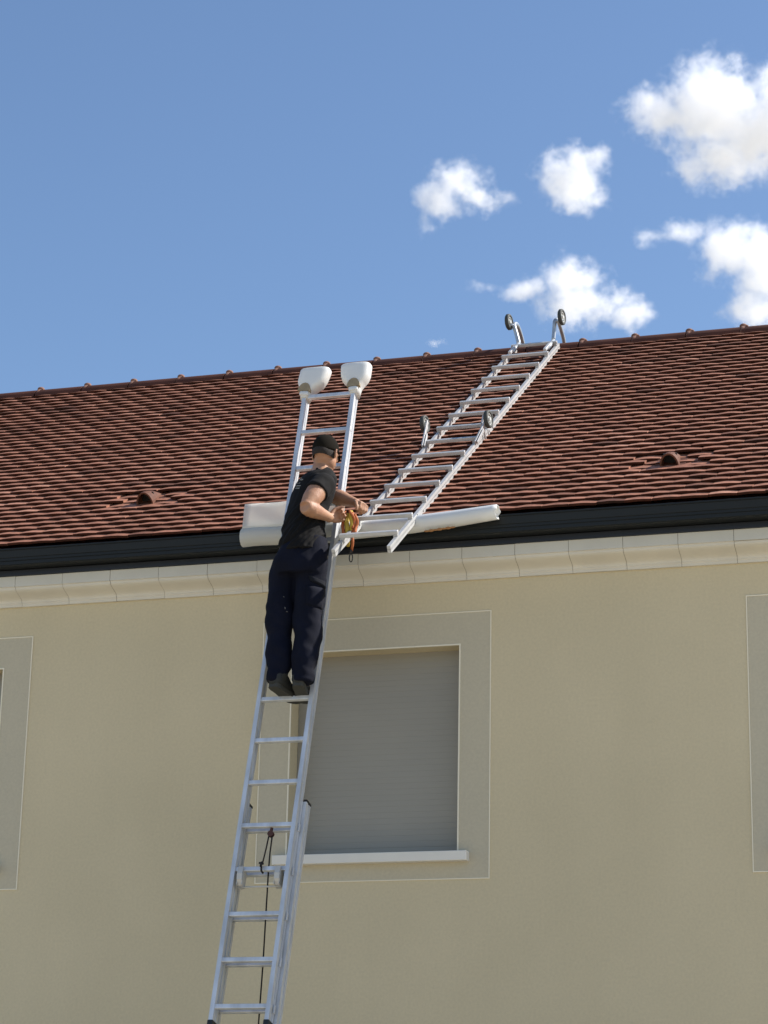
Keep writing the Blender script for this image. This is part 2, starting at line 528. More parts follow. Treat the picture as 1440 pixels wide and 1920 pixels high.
a_ = me.attributes.new('tone', 'FLOAT', 'FACE'); a_.data.foreach_set('value', tone)
me.update()
roof = link('roof', me, M['tile'], house)
me.materials.append(M['tile_butt_shade'])
ids = np.zeros(len(fs), dtype=np.int32).reshape(-1, 2 * (NC - 1) + 2); ids[:, 1:2 * (NC - 1):2] = 1  # butt faces get the shade-coloured copy
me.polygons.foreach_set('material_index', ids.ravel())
# boarding under the tiles, back slope
bd = MB()
bd.add([rp(HX0 - .2, .02, -.035), rp(HX1 + .2, .02, -.035), rp(HX1 + .2, SLOPE, -.035), rp(HX0 - .2, SLOPE, -.035)], [(0, 1, 2, 3)])
bk = [(HX0 - .2, YB - (-.24), E0.z), (HX1 + .2, YB + .24, E0.z)]
bd.add([(HX0 - .2, YB + .24, E0.z), (HX1 + .2, YB + .24, E0.z), (HX1 + .2, RIDGE.y, RIDGE.z), (HX0 - .2, RIDGE.y, RIDGE.z)], [(3, 2, 1, 0)])
bd.build('roof_deck', M['ridge'], roof)

# ridge tiles
RS = .4335
rt_mesh = None
xk = -8.99 - RS * 9
i = 0
def ridge_mesh():
    q = MB(); n = 14
    top = RIDGE.z + .045
    for (xa, xb, rad, th) in ((0, RS - .012, .088, .012),):
        prof_o = []; prof_i = []
        for k in range(n + 1):
            a = math.pi * (k / n)
            prof_o.append((RIDGE.y - rad * 1.15 * math.cos(a), RIDGE.z - .035 + rad * math.sin(a)))
        prof_o = [(RIDGE.y - rad * 1.15 - .03, RIDGE.z - .075)] + prof_o + [(RIDGE.y + rad * 1.15 + .03, RIDGE.z - .075)]
        q.prism(prof_o, xa, xb)
    return q
rm = ridge_mesh().mesh('ridge_tile')
def boss_mesh():
    """raised collar where two ridge tiles lap"""
    q = MB()
    c = V((0, RIDGE.y, RIDGE.z - .035))
    rings = []
    for xx, rr in ((-.008, .086), (-.004, .094), (.006, .098), (.022, .098), (.030, .094), (.034, .086)):
        ring = []
        for k in range(18):
            a = math.pi * 2 * k / 18
            ring.append(c + V((xx, -rr * 1.0 * math.cos(a), rr * math.sin(a) * (1 if math.sin(a) > 0 else .3))))
        rings.append(ring)
    q.loft(rings)
    q.ball(c + V((.010, -.004, .098)), (.032, .034, .022), None, 14, 8)
    q.ball(c + V((.045, -.045, .080)), (.012, .014, .012), None, 8, 6)
    return q
bm_ = boss_mesh().mesh('collar')
bm_.polygons.foreach_set('use_smooth', [True] * len(bm_.polygons))
while xk < HX1:
    o = link('ridge_tile', rm if xk > -99 else None, M['ridge'], roof)
    o.location.x += xk
    if xk > HX0 - .3:
        b2 = bpy.data.objects.new('collar', bm_)
        if not bm_.materials: bm_.materials.append(M['mortar'])
        COL.objects.link(b2)
        b2.parent = roof; b2.matrix_parent_inverse = o.matrix_parent_inverse.copy()
        b2.location.x += xk + random.uniform(-.004, .004)
    xk += RS

# roof vents
for vi, (vx, vsl) in enumerate(vents):
    q = MB()
    rings_o = []; rings_i = []
    for s_, rr, hh in ((-.03, .062, .088), (.03, .060, .082), (.12, .052, .055), (.2, .04, .015)):
        ro = []; ri = []
        for k in range(13):
            a = math.pi * k / 12
            ro.append(rp(vx - rr * math.cos(a), vsl + s_, .022 + hh * math.sin(a)))
            ri.append(rp(vx - (rr - .011) * math.cos(a), vsl + s_, .022 + (hh - .011) * math.sin(a)))
        rings_o.append(ro); rings_i.append(ri)
    n = 13
    vv = [p for r_ in rings_o for p in r_] + [p for r_ in rings_i for p in r_]
    ff = []
    for a in range(3):
        for k in range(12):
            ff.append((a * n + k, a * n + k + 1, (a + 1) * n + k + 1, (a + 1) * n + k))
            ff.append((52 + a * n + k, 52 + (a + 1) * n + k, 52 + (a + 1) * n + k + 1, 52 + a * n + k + 1))
    for k in range(12):
        ff.append((k, 52 + k, 52 + k + 1, k + 1))
    q.add(vv, ff)
    q.box(rp(vx, vsl + .05, .016), (.2, .19, .014), (V((1, 0, 0)), UP, NR))
    vo = q.build('roof_vent', M['tile'], roof)
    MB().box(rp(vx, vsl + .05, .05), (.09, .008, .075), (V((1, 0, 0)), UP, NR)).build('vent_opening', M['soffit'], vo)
    for kk in range(3):
        MB()

# ------------------------------------------------------------------ ladders
def frame_of(d):
    """axes of a ladder: X across, d down the rails, n out of the ladder towards the climber"""
    X = V((1, 0, 0)); d = V(d).normalized(); n_ = X.cross(d).normalized()
    if n_.y > 0: n_ = -n_
    return X, d, n_

def rail(mb, a, b, w, dep, X, n_, inner):
    """H-profile rail: front flange, rear flange, web. a,b lie on the front face centre line"""
    a, b = V(a), V(b)
    d = (b - a).normalized(); L = (b - a).length; c = (a + b) / 2
    ax = (X, n_, d)
    # extruded box section with a shallow channel down each side
    mb.box(c - n_ * (.013), (w, .026, L), ax)
    mb.box(c - n_ * (dep - .013), (w, .026, L), ax)
    mb.box(c - n_ * (dep / 2), (w - .0065, dep - .052, L), ax)

# extension ladder
LD = V((-.004, -.0709, -.2709))
sc_ = (13.89745 - .20) / (13.89745 - .10)
A0 = CAM + (V((-4.56, -.10, 6.88)) - CAM) * sc_
LD = LD * sc_
X, dn, nl = frame_of(LD)
rw, rd = .026, .076
XR = .0       # right rail centre offset from A0 (A0 is its front right corner)
def LP(k, x, back=0):
    """k rungs down from the top rung, x from the right rail's outer corner, back = behind the front face"""
    return A0 + LD * k + X * x - nl * back
lad = empty('extension_ladder', LP(25, -.17), label='long silver aluminium extension ladder leaning on the eave with the man on it', cat='ladder')
xr = -rw / 2 + .022; xl = -.348 + rw / 2 + .008
for xx, nm in ((xl, 'l'), (xr, 'r')):
    q = MB(); rail(q, LP(-.08, xx), LP(15.33, xx), rw, rd, X, nl, 1)
    q.build('rail', M['alu'], lad)
for k in range(16):
    q = MB()
    q.box(LP(k, (xl + xr) / 2, .022), (xr - xl + rw + .003, .030, .027), (X, nl, dn))
    q.build('rung', M['alu'], lad, bevel=.003)
for xx in (xl, xr):
    q = MB()
    q.box(LP(15.36, xx, rd / 2 - .002), (rw + .008, rd + .006, .035), (X, nl, dn))
    q.build('rubber_foot', M['plastic_black'], lad, bevel=.005)
# rear (base) section
kb = 10.36
kend = (A0.z - .03) / -LD.z
bo = .082
bxl, bxr = xl - .014, xr + .020
for xx in (bxl, bxr):
    q = MB(); rail(q, LP(kb, xx, bo), LP(kend, xx, bo), rw, rd, X, nl, 1)
    q.build('rail', M['alu'], lad)
    q = MB(); q.box(LP(kb - .01, xx, bo + rd / 2), (rw + .007, rd + .006, .014), (X, nl, dn)).build('end_cap', M['plastic_black'], lad, bevel=.003)
    q.box(LP(kend + .03, xx, bo + rd / 2), (rw + .01, rd + .01, .05), (X, nl, dn))
for k in range(11, int(kend) + 1):
    q = MB()
    q.box(LP(k - .02, (bxl + bxr) / 2, bo + .022), (bxr - bxl + rw + .003, .030, .027), (X, nl, dn))
    q.build('rung', M['alu'], lad, bevel=.003)
# guide brackets on the side of the base rail
for k in (11, 12, 13, 14, 15):
    q = MB(); q.box(LP(k + .02, xr + rw / 2 + .004, .055), (.010, .02, .05), (X, nl, dn))
    q.build('guide_bracket', M['alu'], lad, bevel=.002)
# rung locks
for xx in (xl + .05, xr - .055):
    q = MB()
    pts = [LP(12 - .03, xx, -.004), LP(12.12, xx, -.010), LP(12.24, xx, -.004), LP(12.34, xx, .02), LP(12.38, xx, .055)]
    for a, b_ in zip(pts, pts[1:]): q.bar(a, b_ + (b_ - a) * .08, .032, .006, X)
    for dx in (-.016, .016):
        q.box(LP(12.2, xx + dx, .03), (.003, .06, .09), (X, nl, dn))
    q.build('rung_lock', M['lock'], lad)
q = MB(); q.tube([LP(12.37, xl + .03, .035), LP(12.37, xr - .03, .035)], .0055, 10); q.build('lock_rod', M['lock'], lad, smooth=True)
# rope, pulley, knot
xrp = -.148
q = MB()
q.tube([LP(11.16, xrp + .004, .03), LP(11.5, xrp + .002, .02), LP(11.93, xrp + .001, -.004)], .0048, 8)
q.tube([LP(11.2, xrp + .022, .035), LP(11.6, xrp + .021, .04), LP(12, xrp + .02, .06), LP(12.4, xrp + .022, .08), LP(14, xrp + .044, .12), LP(16, xrp + .070, .15), LP(21, xrp + .13, .2)], .0048, 8)
q.tube([LP(11.98, xrp - .008, -.004), LP(11.93, xrp - .004, -.014), LP(12.0, xrp + .002, -.016), LP(12.09, xrp + .004, -.012), LP(12.12, xrp + .012, .002)], .0065, 8)
q.ball(LP(11.90, xrp - .002, -.006), .010)
rope_pts = [LP(11.9, xrp - .018, -.008), LP(11.93, xrp + .01, -.012)]
q.tube(rope_pts, .006, 8)
q.build('rope', M['rope'], lad, smooth=True)
q = MB()
c0 = LP(11.18, xrp + .012, .035)
for sg in (-1, 1):
    q.tube([c0 + nl * .0 + X * .0 + nl * (sg * .008), c0 + nl * (sg * .012)], .019, 16)
q.tube([c0 - nl * .01, c0 + nl * .01], .013, 16)
q.box(LP(11.1, xrp + .012, .035), (.012, .02, .05), (X, nl, dn))
q.build('pulley', mat('pulley_dark', (.07, .025, .015), .6), lad)

# bumper mitts on the two rail tops
def mitt(k, xx, lean, flip, label):
    base = LP(k, xx, rd / 2)
    up_ = (-dn + X * lean).normalized()
    sX = (X - up_ * X.dot(up_)).normalized(); sN = up_.cross(sX)
    t = empty('ladder_mitt', base, label=label, cat='ladder bumper', group='white bumpers on the ladder tops')
    prof = [(-.045, .030, .045, 0), (-.01, .034, .048, 0), (.02, .042, .050, .0), (.05, .068, .054, .008), (.075, .088, .056, .014), (.11, .099, .056, .020), (.16, .103, .054, .024), (.186, .104, .052, .024), (.190, .101, .050, .024)]
    def ring(h, a, b2, sh, ins):
        out = []
        for i in range(28):
            th = 2 * math.pi * i / 28
            cx, cy = math.cos(th), math.sin(th)
            ex = .62 - .20 * max(0, min(1, h / .12))
            px_ = math.copysign(abs(cx) ** ex, cx) * (a - ins); py_ = math.copysign(abs(cy) ** .8, cy) * (b2 - ins)
            out.append(base + up_ * (h + .012 * flip * px_ / .1 * (1 if h > .1 else 0)) + sX * (px_ + sh * flip) + sN * py_)
        return out
    q = MB()
    rings = [ring(*p, 0) for p in prof] + [ring(*p, .006) for p in prof[::-1][:-2]]
    q.loft(rings)
    q.build('shell', M['white'], t, smooth=True)
    q = MB()
    rings = [ring(h, a, b2, sh, .02) for h, a, b2, sh in prof[1:4]]
    # rubber-lined socket window at the front
    q2 = []
    for s_ in range(9):
        a = math.pi * s_ / 8
        q2.append((math.cos(a) * .044, .002 + math.sin(a) * .062))
    vs_ = [base + sX * (u_ - .004 * flip) + up_ * (v_ - .002) - sN * 0 + (-sN if sN.dot(nl) < 0 else sN) * (.0545 + .10 * max(0, v_) * .35) for u_, v_ in q2]
    vs2 = [p - (-sN if sN.dot(nl) < 0 else sN) * .03 for p in vs_]
    nq = len(vs_)
    q.add(vs_ + vs2, [tuple(range(nq)), tuple(range(nq, 2 * nq))[::-1]] + [(i, i + nq, (i + 1) % nq + nq, (i + 1) % nq) for i in range(nq)])
    q.build('socket_lining', M['foam'], t)
    q = MB()
    cc = base - up_ * .018 + (-sN if sN.dot(nl) < 0 else sN) * .012
    pts = []
    q.box(cc + (-sN if sN.dot(nl) < 0 else sN) * .034, (.062, .02, .03), (sX, sN, up_))
    q.build('collar', M['white'], t, bevel=.008)
    return t
mitt(-.12, xl, .10, 1, 'white plastic bumper on the left rail top, with a tan patch inside its socket')
mitt(-.14, xr, -.05, -.15, 'white plastic bumper on the right rail top, flaring up to the right')

# roof ladder with ridge hooks
rl_x0, rl_x1 = -4.405, -4.030
rd2, rw2 = .046, .022
HR = .118                     # front face above the tile plane
roofl = empty('roof_ladder', rp(-4.19, -.8, .05), label='aluminium roof ladder with black wheels, lying up the tiles and hooked over the ridge', cat='roof ladder')
RD = .036                     # the rails lie lower than the treads
def RP(s, x, h=0): return rp(x + .017 * (s + .8), s, HR + h)   # lies a touch askew on the slope
for xx in (rl_x0 + rw2 / 2, rl_x1 - rw2 / 2):
    q = MB(); rail(q, RP(-.73, xx, -RD), RP(4.36, xx, -RD), rw2, rd2, X, NR, 1)
    q.build('rail', M['alu_roof'], roofl)
s_list = [-.54 + .3445 * k for k in range(15)]
for s_ in s_list:
    q = MB(); q.box(RP(s_, (rl_x0 + rl_x1) / 2, -.012), (rl_x1 - rl_x0 + .002, .030, .026), (X, UP, NR))
    for xe in (rl_x0 + .016, rl_x1 - .016):      # end plates down to the rails
        q.box(RP(s_ - .002, xe, -.040), (.030, .024, .034), (X, UP, NR))
    q.build('rung', M['alu_roof'], roofl, bevel=.004)
# splice plates with bolts where the two lengths join
for s0_, xx in ((-.02, rl_x1), (1.92, rl_x1), (3.95, rl_x0), (3.95, rl_x1 - .028)):
    q = MB(); q.box(RP(s0_, xx, -.058), (.008, .16, .040), (X, UP, NR))
    for k in (-.05, .05): q.tube([RP(s0_ + k, xx - .012, -.058), RP(s0_ + k, xx + .010, -.058)], .008, 8)
    q.build('splice_plate', M['alu_roof'], roofl)

def wheel(c, axis, r_, parent):
    c = V(c); axis = V(axis).normalized()
    q = MB(); up0 = V((0, 0, 1)) if abs(axis.z) < .8 else V((0, 1, 0))
    s1 = axis.cross(up0).normalized(); s2 = axis.cross(s1)
    rings = []
    for (o_, rr) in ((-.014, r_ * .66), (-.016, r_ * .9), (-.010, r_), (.010, r_), (.016, r_ * .9), (.014, r_ * .66), (-.014, r_ * .66)):
        rings.append([c + axis * o_ + (s1 * math.cos(2 * math.pi * k / 28) + s2 * math.sin(2 * math.pi * k / 28)) * rr for k in range(28)])
    q.loft(rings, cap=False)
    w = q.build('wheel', M['rubber'], parent, smooth=True)
    h = MB()
    for (o1, r1, r2) in ((0, r_ * .55, r_ * .68),):
        rings = []
        for (o_, rr) in ((-.010, r2), (.010, r2), (.010, r1), (-.010, r1), (-.010, r2)):
            rings.append([c + axis * o_ + (s1 * math.cos(2 * math.pi * k / 24) + s2 * math.sin(2 * math.pi * k / 24)) * rr for k in range(24)])
        h.loft(rings, cap=False)
    for k in range(5):
        a = 2 * math.pi * k / 5 + .3
        dd = s1 * math.cos(a) + s2 * math.sin(a)
        h.bar(c + dd * r_ * .1, c + dd * r_ * .6, .008, .014, axis)
    h.tube([c - axis * .016, c + axis * .016], r_ * .2, 14)
    h.build('wheel_hub', M['hub'], w)
    return w
# ridge hooks: tube from the ladder, bent over the ridge, wheel at the elbow
for xx, wside, wx in ((rl_x0 + .045, -1, -.036), (rl_x1 - .045, 1, .06)):
    q = MB()
    splay = .045 if wside < 0 else .10
    base = RP(4.12, xx, -.02)
    st = RP(4.36, xx, -.01)
    topc = V((xx + splay, RIDGE.y - .13, RIDGE.z + .205))
    endp = V((xx + splay * .6 + .012, RIDGE.y + .27, RIDGE.z - .05))
    pts = [base, st]
    # quadratic-ish bend
    ctrl = [st, st + (topc - st) * .55, topc, topc + V((0, .10, .040)), topc + V((.002, .22, .0)), topc + V((.004, .32, -.09)), endp]
    for a, b_, c_, d_ in zip([ctrl[0]] + ctrl[:-2], ctrl[:-1], ctrl[1:], ctrl[2:] + [ctrl[-1]]):
        for t in (0, .25, .5, .75):
            p = .5 * ((2 * b_) + (c_ - a) * t + (2 * a - 5 * b_ + 4 * c_ - d_) * t * t + (3 * b_ - 3 * c_ + d_ - a) * t ** 3)
            pts.append(p)
    pts.append(endp)
    q.tube(pts, .0165, 12)
    hk = q.build('ridge_hook', M['steel'], roofl, smooth=True)
    q = MB(); q.tube([topc + V((0, -.01, -.01)), topc + V((wx * 1.1, -.01, .0))], .012, 10); q.build('axle', M['steel'], hk, smooth=True)
    wheel(topc + V((wx * 1.0, -.02, .02)), (1, -.12, 0), .066, roofl)
    q = MB(); q.bar(RP(4.02, xx, -.004), RP(4.22, xx, -.004), .024, .024, X); q.build('hook_clamp', M['alu_roof'], roofl, bevel=.004)
# second pair of wheels half way, on upright arms
for fx, tx, wx in ((rl_x0 - .004, -4.378, -.016), (rl_x1 + .0, -3.945, .012)):
    q = MB()
    ft = RP(1.47, fx, -.03)
    tp = rp(tx, 1.70, .190)
    q.bar(ft, ft + (tp - ft) * 1.12, .012, .034, X)
    q.bar(ft + V((.016, 0, 0)), ft + (tp - ft) * .55 + V((.016, 0, 0)), .008, .028, X)
    arm = q.build('wheel_arm', M['alu_roof'], roofl, bevel=.003)
    wheel(tp + V((wx, 0, 0)), (1, -.12, 0), .064, roofl)
for sg in (0,):
    q = MB()
    for k in range(3):
        q.bar(RP(1.86 + .05 * k, rl_x1 - .04 + .03 * k * 0, 0), RP(1.90 + .05 * k, rl_x1 - .03, .05 - .01 * k), .012, .02, X)
    q.build('latch', M['alu_roof'], roofl)
    q = MB(); q.tube([RP(1.70, rl_x1 + .012, .01), RP(1.70, rl_x1 + .014, -.07)], .008, 10)
    q.build('locking_pin', M['alu_roof'], roofl)

# ------------------------------------------------------------------ protective sheet over the gutter
shl = empty('protective_sheet', V((-4.9, -.33, 5.9)), label='white plastic sheet hung over the gutter behind the man, flap up on the tiles', cat='protective sheet')
def arc_shell(mb, path, rad, th, a0, a1, n=16):
    rings = []
    for i, p in enumerate(path):
        p = V(p); r_ = rad[i] if hasattr(rad, '__len__') else rad
        ring = []
        for k in range(n + 1):
            a = a0 + (a1 - a0) * k / n
            ring.append(p + V((0, math.cos(a), math.sin(a))) * r_)
        for k in range(n, -1, -1):
            a = a0 + (a1 - a0) * k / n
            ring.append(p + V((0, math.cos(a), math.sin(a))) * (r_ - th))
        rings.append(ring)
    mb.loft(rings)
yt = -.305
q = MB()
pa = at(455, 1009, yt); pb = at(655, 993, yt)
path = [pa + (pb - pa) * (i / 10) + V((0, 0, .003 * math.sin(i * 1.3))) for i in range(11)]
arc_shell(q, path, .060, .004, R(20), R(285))
q.build('gutter_roll', M['sheet'], shl, smooth=False)
q = MB()
xa, xb = at(467, 960, -.2).x, at(655, 960, -.2).x
nx, ns = 14, 6
rows_ = []
vsA = []; vsB = []
for j in range(ns + 1):
    for i in range(nx + 1):
        t = j / ns
        P = V((xa + (xb - xa) * i / nx, -.318 + .035 * t + .003 * math.sin(i * .9 + j) + .0015 * math.sin(3 * i), 5.915 + .182 * t + .002 * math.sin(i * 1.1) * t))
        vsA.append(P); vsB.append(P + V((0, .004, 0)))
n1 = nx + 1
ff = []
for j in range(ns):
    for i in range(nx):
        a = j * n1 + i
        ff.append((a, a + n1, a + n1 + 1, a + 1))
        b_ = a + len(vsA); ff.append((b_, b_ + 1, b_ + n1 + 1, b_ + n1))
NV = len(vsA)
edge = [i for i in range(n1)] + [j * n1 + nx for j in range(1, ns + 1)] + [ns * n1 + i for i in range(nx - 1, -1, -1)] + [j * n1 for j in range(ns - 1, 0, -1)]
for a, b_ in zip(edge, edge[1:] + edge[:1]): ff.append((a, b_, b_ + NV, a + NV))
q.add(vsA + vsB, ff)
fo = q.build('flap', M['sheet'], shl, smooth=True)

tub = empty('plastic_tube', at(800, 985, yt), label='long white plastic tube lying along the gutter under the roof ladder', cat='plastic tube')
q = MB()
ends = [(640, 997, .056), (700, 991, .057), (770, 984, .057), (850, 973, .054), (925, 961, .050), (933, 960, .049)]
path = [at(a, b_, -.34) for a, b_, c_ in ends]
rings = []
rads = [c_ for a, b_, c_ in ends]
def tube_ring(p, r_, e=0, seed=0):
    out = []
    for k in range(24):
        a = 2 * math.pi * k / 24
        out.append(V(p) + V((e * (math.sin(3 * a + seed) * .5 + .35 * math.sin(7 * a)), math.cos(a) * r_, math.sin(a) * r_ * (1 + .04 * math.sin(2 * a)))))
    return out
for i, (p, r_) in enumerate(zip(path, rads)):
    rings.append(tube_ring(p, r_, .012 if i == len(path) - 1 else 0))
for i in range(len(path) - 1, -1, -1):
    rings.append(tube_ring(path[i], rads[i] - .004, .012 if i == len(path) - 1 else 0))
q.loft(rings, cap=False)
q.build('tube_wall', M['white'], tub, smooth=True)
q = MB()
for i in range(7):
    c_ = at(800 + i * 8, 995.5 - i * 1.2, -.392)
    q.ball(c_ + V((0, .004, 0)), (.02, .006, .006 + .003 * (i % 2)))
q.build('stain', M['rust'], tub, smooth=True)

# ------------------------------------------------------------------ the man
man = empty('person', at(540, 1308, -.78), label='man in black T-shirt and navy cargo trousers standing on the ladder, tying the roof ladder', cat='person')
fT = V((.80, .60, 0)); rT = V((.60, -.80, 0))     # chest faces right and to the wall
Z = V((0, 0, 1))
def ell(c, au, av, ru, rv, n=24, ex=1.0):
    out = []
    for k in range(n):
        a = 2 * math.pi * k / n
        cu, sv = math.cos(a), math.sin(a)
        out.append(V(c) + au * (ru * math.copysign(abs(cu) ** ex, cu)) + av * (rv * math.copysign(abs(sv) ** ex, sv)))
    return out

# joints
J = dict(
    neck=at(603, 884, -.60), chest=at(588, 930, -.60), waist=at(578, 985, -.66), hip=at(566, 1045, -.70),
    shR=at(607, 905, -.72), elR=at(573, 950, -.89), wrR=at(619, 971, -.68), haR=at(636, 966, -.58),
    elL=at(628, 931, -.40), wrL=at(668, 943, -.47), haL=at(684, 961, -.53))
J['shL'] = at(590, 903, -.60) - rT * .15
body = MB()
head_c = at(611, 849, -.60)
fH = V((.24, .95, -.20)).normalized(); rH = fH.cross(Z).normalized(); uH = rH.cross(fH).normalized()
# skull, jaw, face
body.ball(head_c + fH * -.006 + uH * .012, (.074, .094, .093), (rH, fH, uH), 28, 20)
body.ball(head_c + fH * .022 - uH * .052, (.060, .062, .062), (rH, fH, uH), 24, 16)
body.ball(head_c + fH * .058 - uH * .092, (.030, .026, .022), (rH, fH, uH))
for sg in (-1, 1):
    body.ball(head_c + fH * .064 - uH * .026 + rH * (.034 * sg), (.020, .018, .018), (rH, fH, uH))   # cheek
    # ear: shell with a rim
    ec = head_c + rH * (.078 * sg) - fH * .004 - uH * .018
    eax = (rH * sg * .55 - fH * .83, (rH * sg * .83 + fH * .55), uH)
    body.ball(ec, (.019, .006, .030), eax)
    for k in range(9):
        a = R(-60 + k * 32)
        body.ball(ec + eax[0] * (.015 * math.cos(a)) + eax[2] * (.026 * math.sin(a)) + eax[1] * .004, .0055, None, 8, 6)
    body.ball(ec - eax[2] * .026, (.008, .006, .009), eax)
body.tube([head_c + fH * .085 + uH * .002, head_c + fH * .100 - uH * .022, head_c + fH * .110 - uH * .040], [.010, .013, .016], 12)
body.ball(head_c + fH * .082 + uH * .016, (.052, .014, .012), (rH, fH, uH))
body.ball(head_c + fH * .088 - uH * .066, (.024, .012, .006), (rH, fH, uH))
body.ball(head_c + fH * .086 - uH * .074, (.020, .012, .006), (rH, fH, uH))
# neck
nb = J['neck']
body.tube([nb - Z * .06 - fH * .02, nb - Z * .01, nb + Z * .05 + fH * .008, head_c - uH * .03 - fH * .015], [.085, .066, .058, .058], 20)
# trapezius
body.tube([nb + Z * .03, (nb + J['shR']) / 2 + Z * .012, J['shR']], [.045, .045, .045], 14)
body.tube([nb + Z * .03, (nb + J['shL']) / 2 + Z * .012, J['shL']], [.045, .045, .045], 14)
# trunk
def torso_sections(grow):
    return [ell(J['neck'] - Z * .005, rT, fT, .075 + grow, .065 + grow),
            ell(at(598, 893, -.60), rT, fT, .125 + grow, .085 + grow, ex=.9),
            ell(at(594, 905, -.60), rT, fT, .165 + grow, .105 + grow, ex=.85),
            ell(at(586, 930, -.61), rT, fT, .155 + grow, .118 + grow, ex=.9),
            ell(at(578, 955, -.63), rT, fT, .145 + grow, .118 + grow),
            ell(at(571, 985, -.655), rT, fT, .143 + grow, .120 + grow),
            ell(at(567, 1015, -.68), rT, fT, .155 + grow, .132 + grow)]
body.loft(torso_sections(-.012) + [ell(J['hip'], rT, fT, .15, .12)])
# legs (inside the trousers)
fL = V((.30, .954, 0)).normalized(); rL = V((.954, -.30, 0))
legs = {
 'L': [(538, 1060, -.70, .096), (530, 1090, -.70, .098), (525, 1135, -.715, .095), (524, 1180, -.735, .088), (522, 1228, -.79, .083), (520, 1258, -.825, .074), (519, 1280, -.83, .068)],
 'R': [(583, 1060, -.71, .102), (582, 1090, -.715, .106), (580, 1135, -.73, .102), (577, 1182, -.75, .090), (573, 1230, -.80, .084), (569, 1258, -.83, .076), (568, 1280, -.835, .070)]}
for key in 'LR':
    pts = [at(a, b_, c_) for a, b_, c_, d_ in legs[key]]
    body.tube(pts[:-1], [d_ * .72 for a, b_, c_, d_ in legs[key][:-2]] + [.042], 16)
# arms
def arm(sh, el, wr, fat=1.0):
    u = [sh + (el - sh) * t for t in (0, .2, .45, .7, .92)]
    f_ = [el + (wr - el) * t for t in (.02, .2, .4, .7, 1)]
    body.tube(u + [el], [.056 * fat, .058 * fat, .055 * fat, .049 * fat, .042, .040], 18)
    body.tube([el - (wr - el) * .04] + f_, [.040, .048, .053, .048, .036, .028], 18)
arm(J['shR'], J['elR'], J['wrR'], 1.17)
arm(J['shL'], J['elL'], J['wrL'])
# swell of the muscle
mid = J['shR'] + (J['elR'] - J['shR']) * .5
body.ball(mid + V((-.012, -.006, -.008)), (.050, .05, .062), None)
body.ball(J['elR'] + (J['wrR'] - J['elR']) * .28 + V((0, -.008, -.006)), .047)
# hands
def hand(wr, palm, dirf, side, curl, nrm, thumb_side):
    """palm from the wrist; four fingers along dirf bending towards nrm; thumb on the side"""
    dirf = dirf.normalized(); side = (side - dirf * side.dot(dirf)).normalized()
    nrm = dirf.cross(side)
    nrm = nrm if nrm.dot(V(curl)) > 0 else -nrm
    kn = wr + dirf * .085
    body.tube([wr - dirf * .02, wr + dirf * .01], [.028, .027], 14)
    rings = [ell(wr, side, nrm, .026, .018, 20), ell(wr + dirf * .03, side, nrm, .036, .018, 20, .8), ell(wr + dirf * .065, side, nrm, .042, .0165, 20, .8), ell(kn, side, nrm, .040, .013, 20, .8)]
    body.loft(rings)
    Ls = [.068, .076, .071, .056]
    for i, L in enumerate(Ls):
        off = (.0315 - i * .021) * (1 if thumb_side > 0 else -1)
        p = kn + side * off - dirf * .008
        pts = [p]; ang = R(12)
        segs = (.45, .30, .25)
        for k, sgm in enumerate(segs):
            ang += R((52, 58, 38)[k] + 5 * math.sin(i * 2 + k))
            d_ = dirf * math.cos(ang) + nrm * math.sin(ang)
            p = p + d_ * (L * sgm * 1.1)
            pts.append(p)
        body.tube(pts, [.0098, .0092, .0084, .0068], 10)
        body.ball(pts[-1], .0068, None, 8, 6)
        body.ball(pts[0], .0105, None, 8, 6)
        body.ball(pts[1], .0096, None, 8, 6)
    ts = side * (1 if thumb_side > 0 else -1)
    t0 = wr + dirf * .022 + ts * .024
    t1 = t0 + dirf * .030 + ts * .022 + nrm * .012
    t2 = t1 + dirf * .028 + ts * .004 + nrm * .020
    t3 = t2 + dirf * .012 - ts * .006 + nrm * .020
    body.tube([t0, t1, t2, t3], [.0155, .0125, .0105, .008], 10)
    body.ball(t3, .008, None, 8, 6)
hand(J['wrR'], J['haR'], (J['haR'] - J['wrR']).normalized() + V((.25, .1, 0)), V((0, .15, 1)), (1, .3, -.6), None, 1)
hand(J['wrL'], J['haL'], V((.62, -.35, -.30)), V((.25, .85, -.2)), (-.15, -.2, -1), None, -1)
bme = remeshed(body, .0042, 5, 'person_body')
link('body', bme, M['skin'], man, smooth=True)
for sg in (-1, 1):
    MB().ball(head_c + fH * .0795 - uH * .004 + rH * (.030 * sg), (.013, .010, .008), (rH, fH, uH)).build('eye', M['eye'], man, smooth=True)

# cap and cropped hair
q = MB()
nu, nv = 36, 14
def cap_pt(i, j, add):
    ph = 2 * math.pi * i / nu
    th0 = R(99) + R(13) * math.cos(ph - math.pi) * 1.0     # lower at the nape (ph = pi is the back)
    th = th0 * j / nv
    return head_c + uH * .014 + fH * -.006 + rH * ((.080 + add) * math.sin(th) * math.sin(ph)) + fH * ((.1005 + add) * math.sin(th) * math.cos(ph)) + uH * ((.104 + add) * math.cos(th))
vv = []
for add in (0, -.006):
    vv.append(cap_pt(0, 0, add))
    for j in range(1, nv + 1):
        for i in range(nu): vv.append(cap_pt(i, j, add))
ff = []
half = 1 + nu * nv
for s0_, rev in ((0, 0), (half, 1)):
    for i in range(nu):
        f_ = (s0_, s0_ + 1 + i, s0_ + 1 + (i + 1) % nu)
        ff.append(f_[::-1] if rev else f_)
    for j in range(nv - 1):
        for i in range(nu):
            a = s0_ + 1 + j * nu + i; b_ = s0_ + 1 + j * nu + (i + 1) % nu
            f_ = (a, a + nu, b_ + nu, b_)
            ff.append(f_[::-1] if rev else f_)
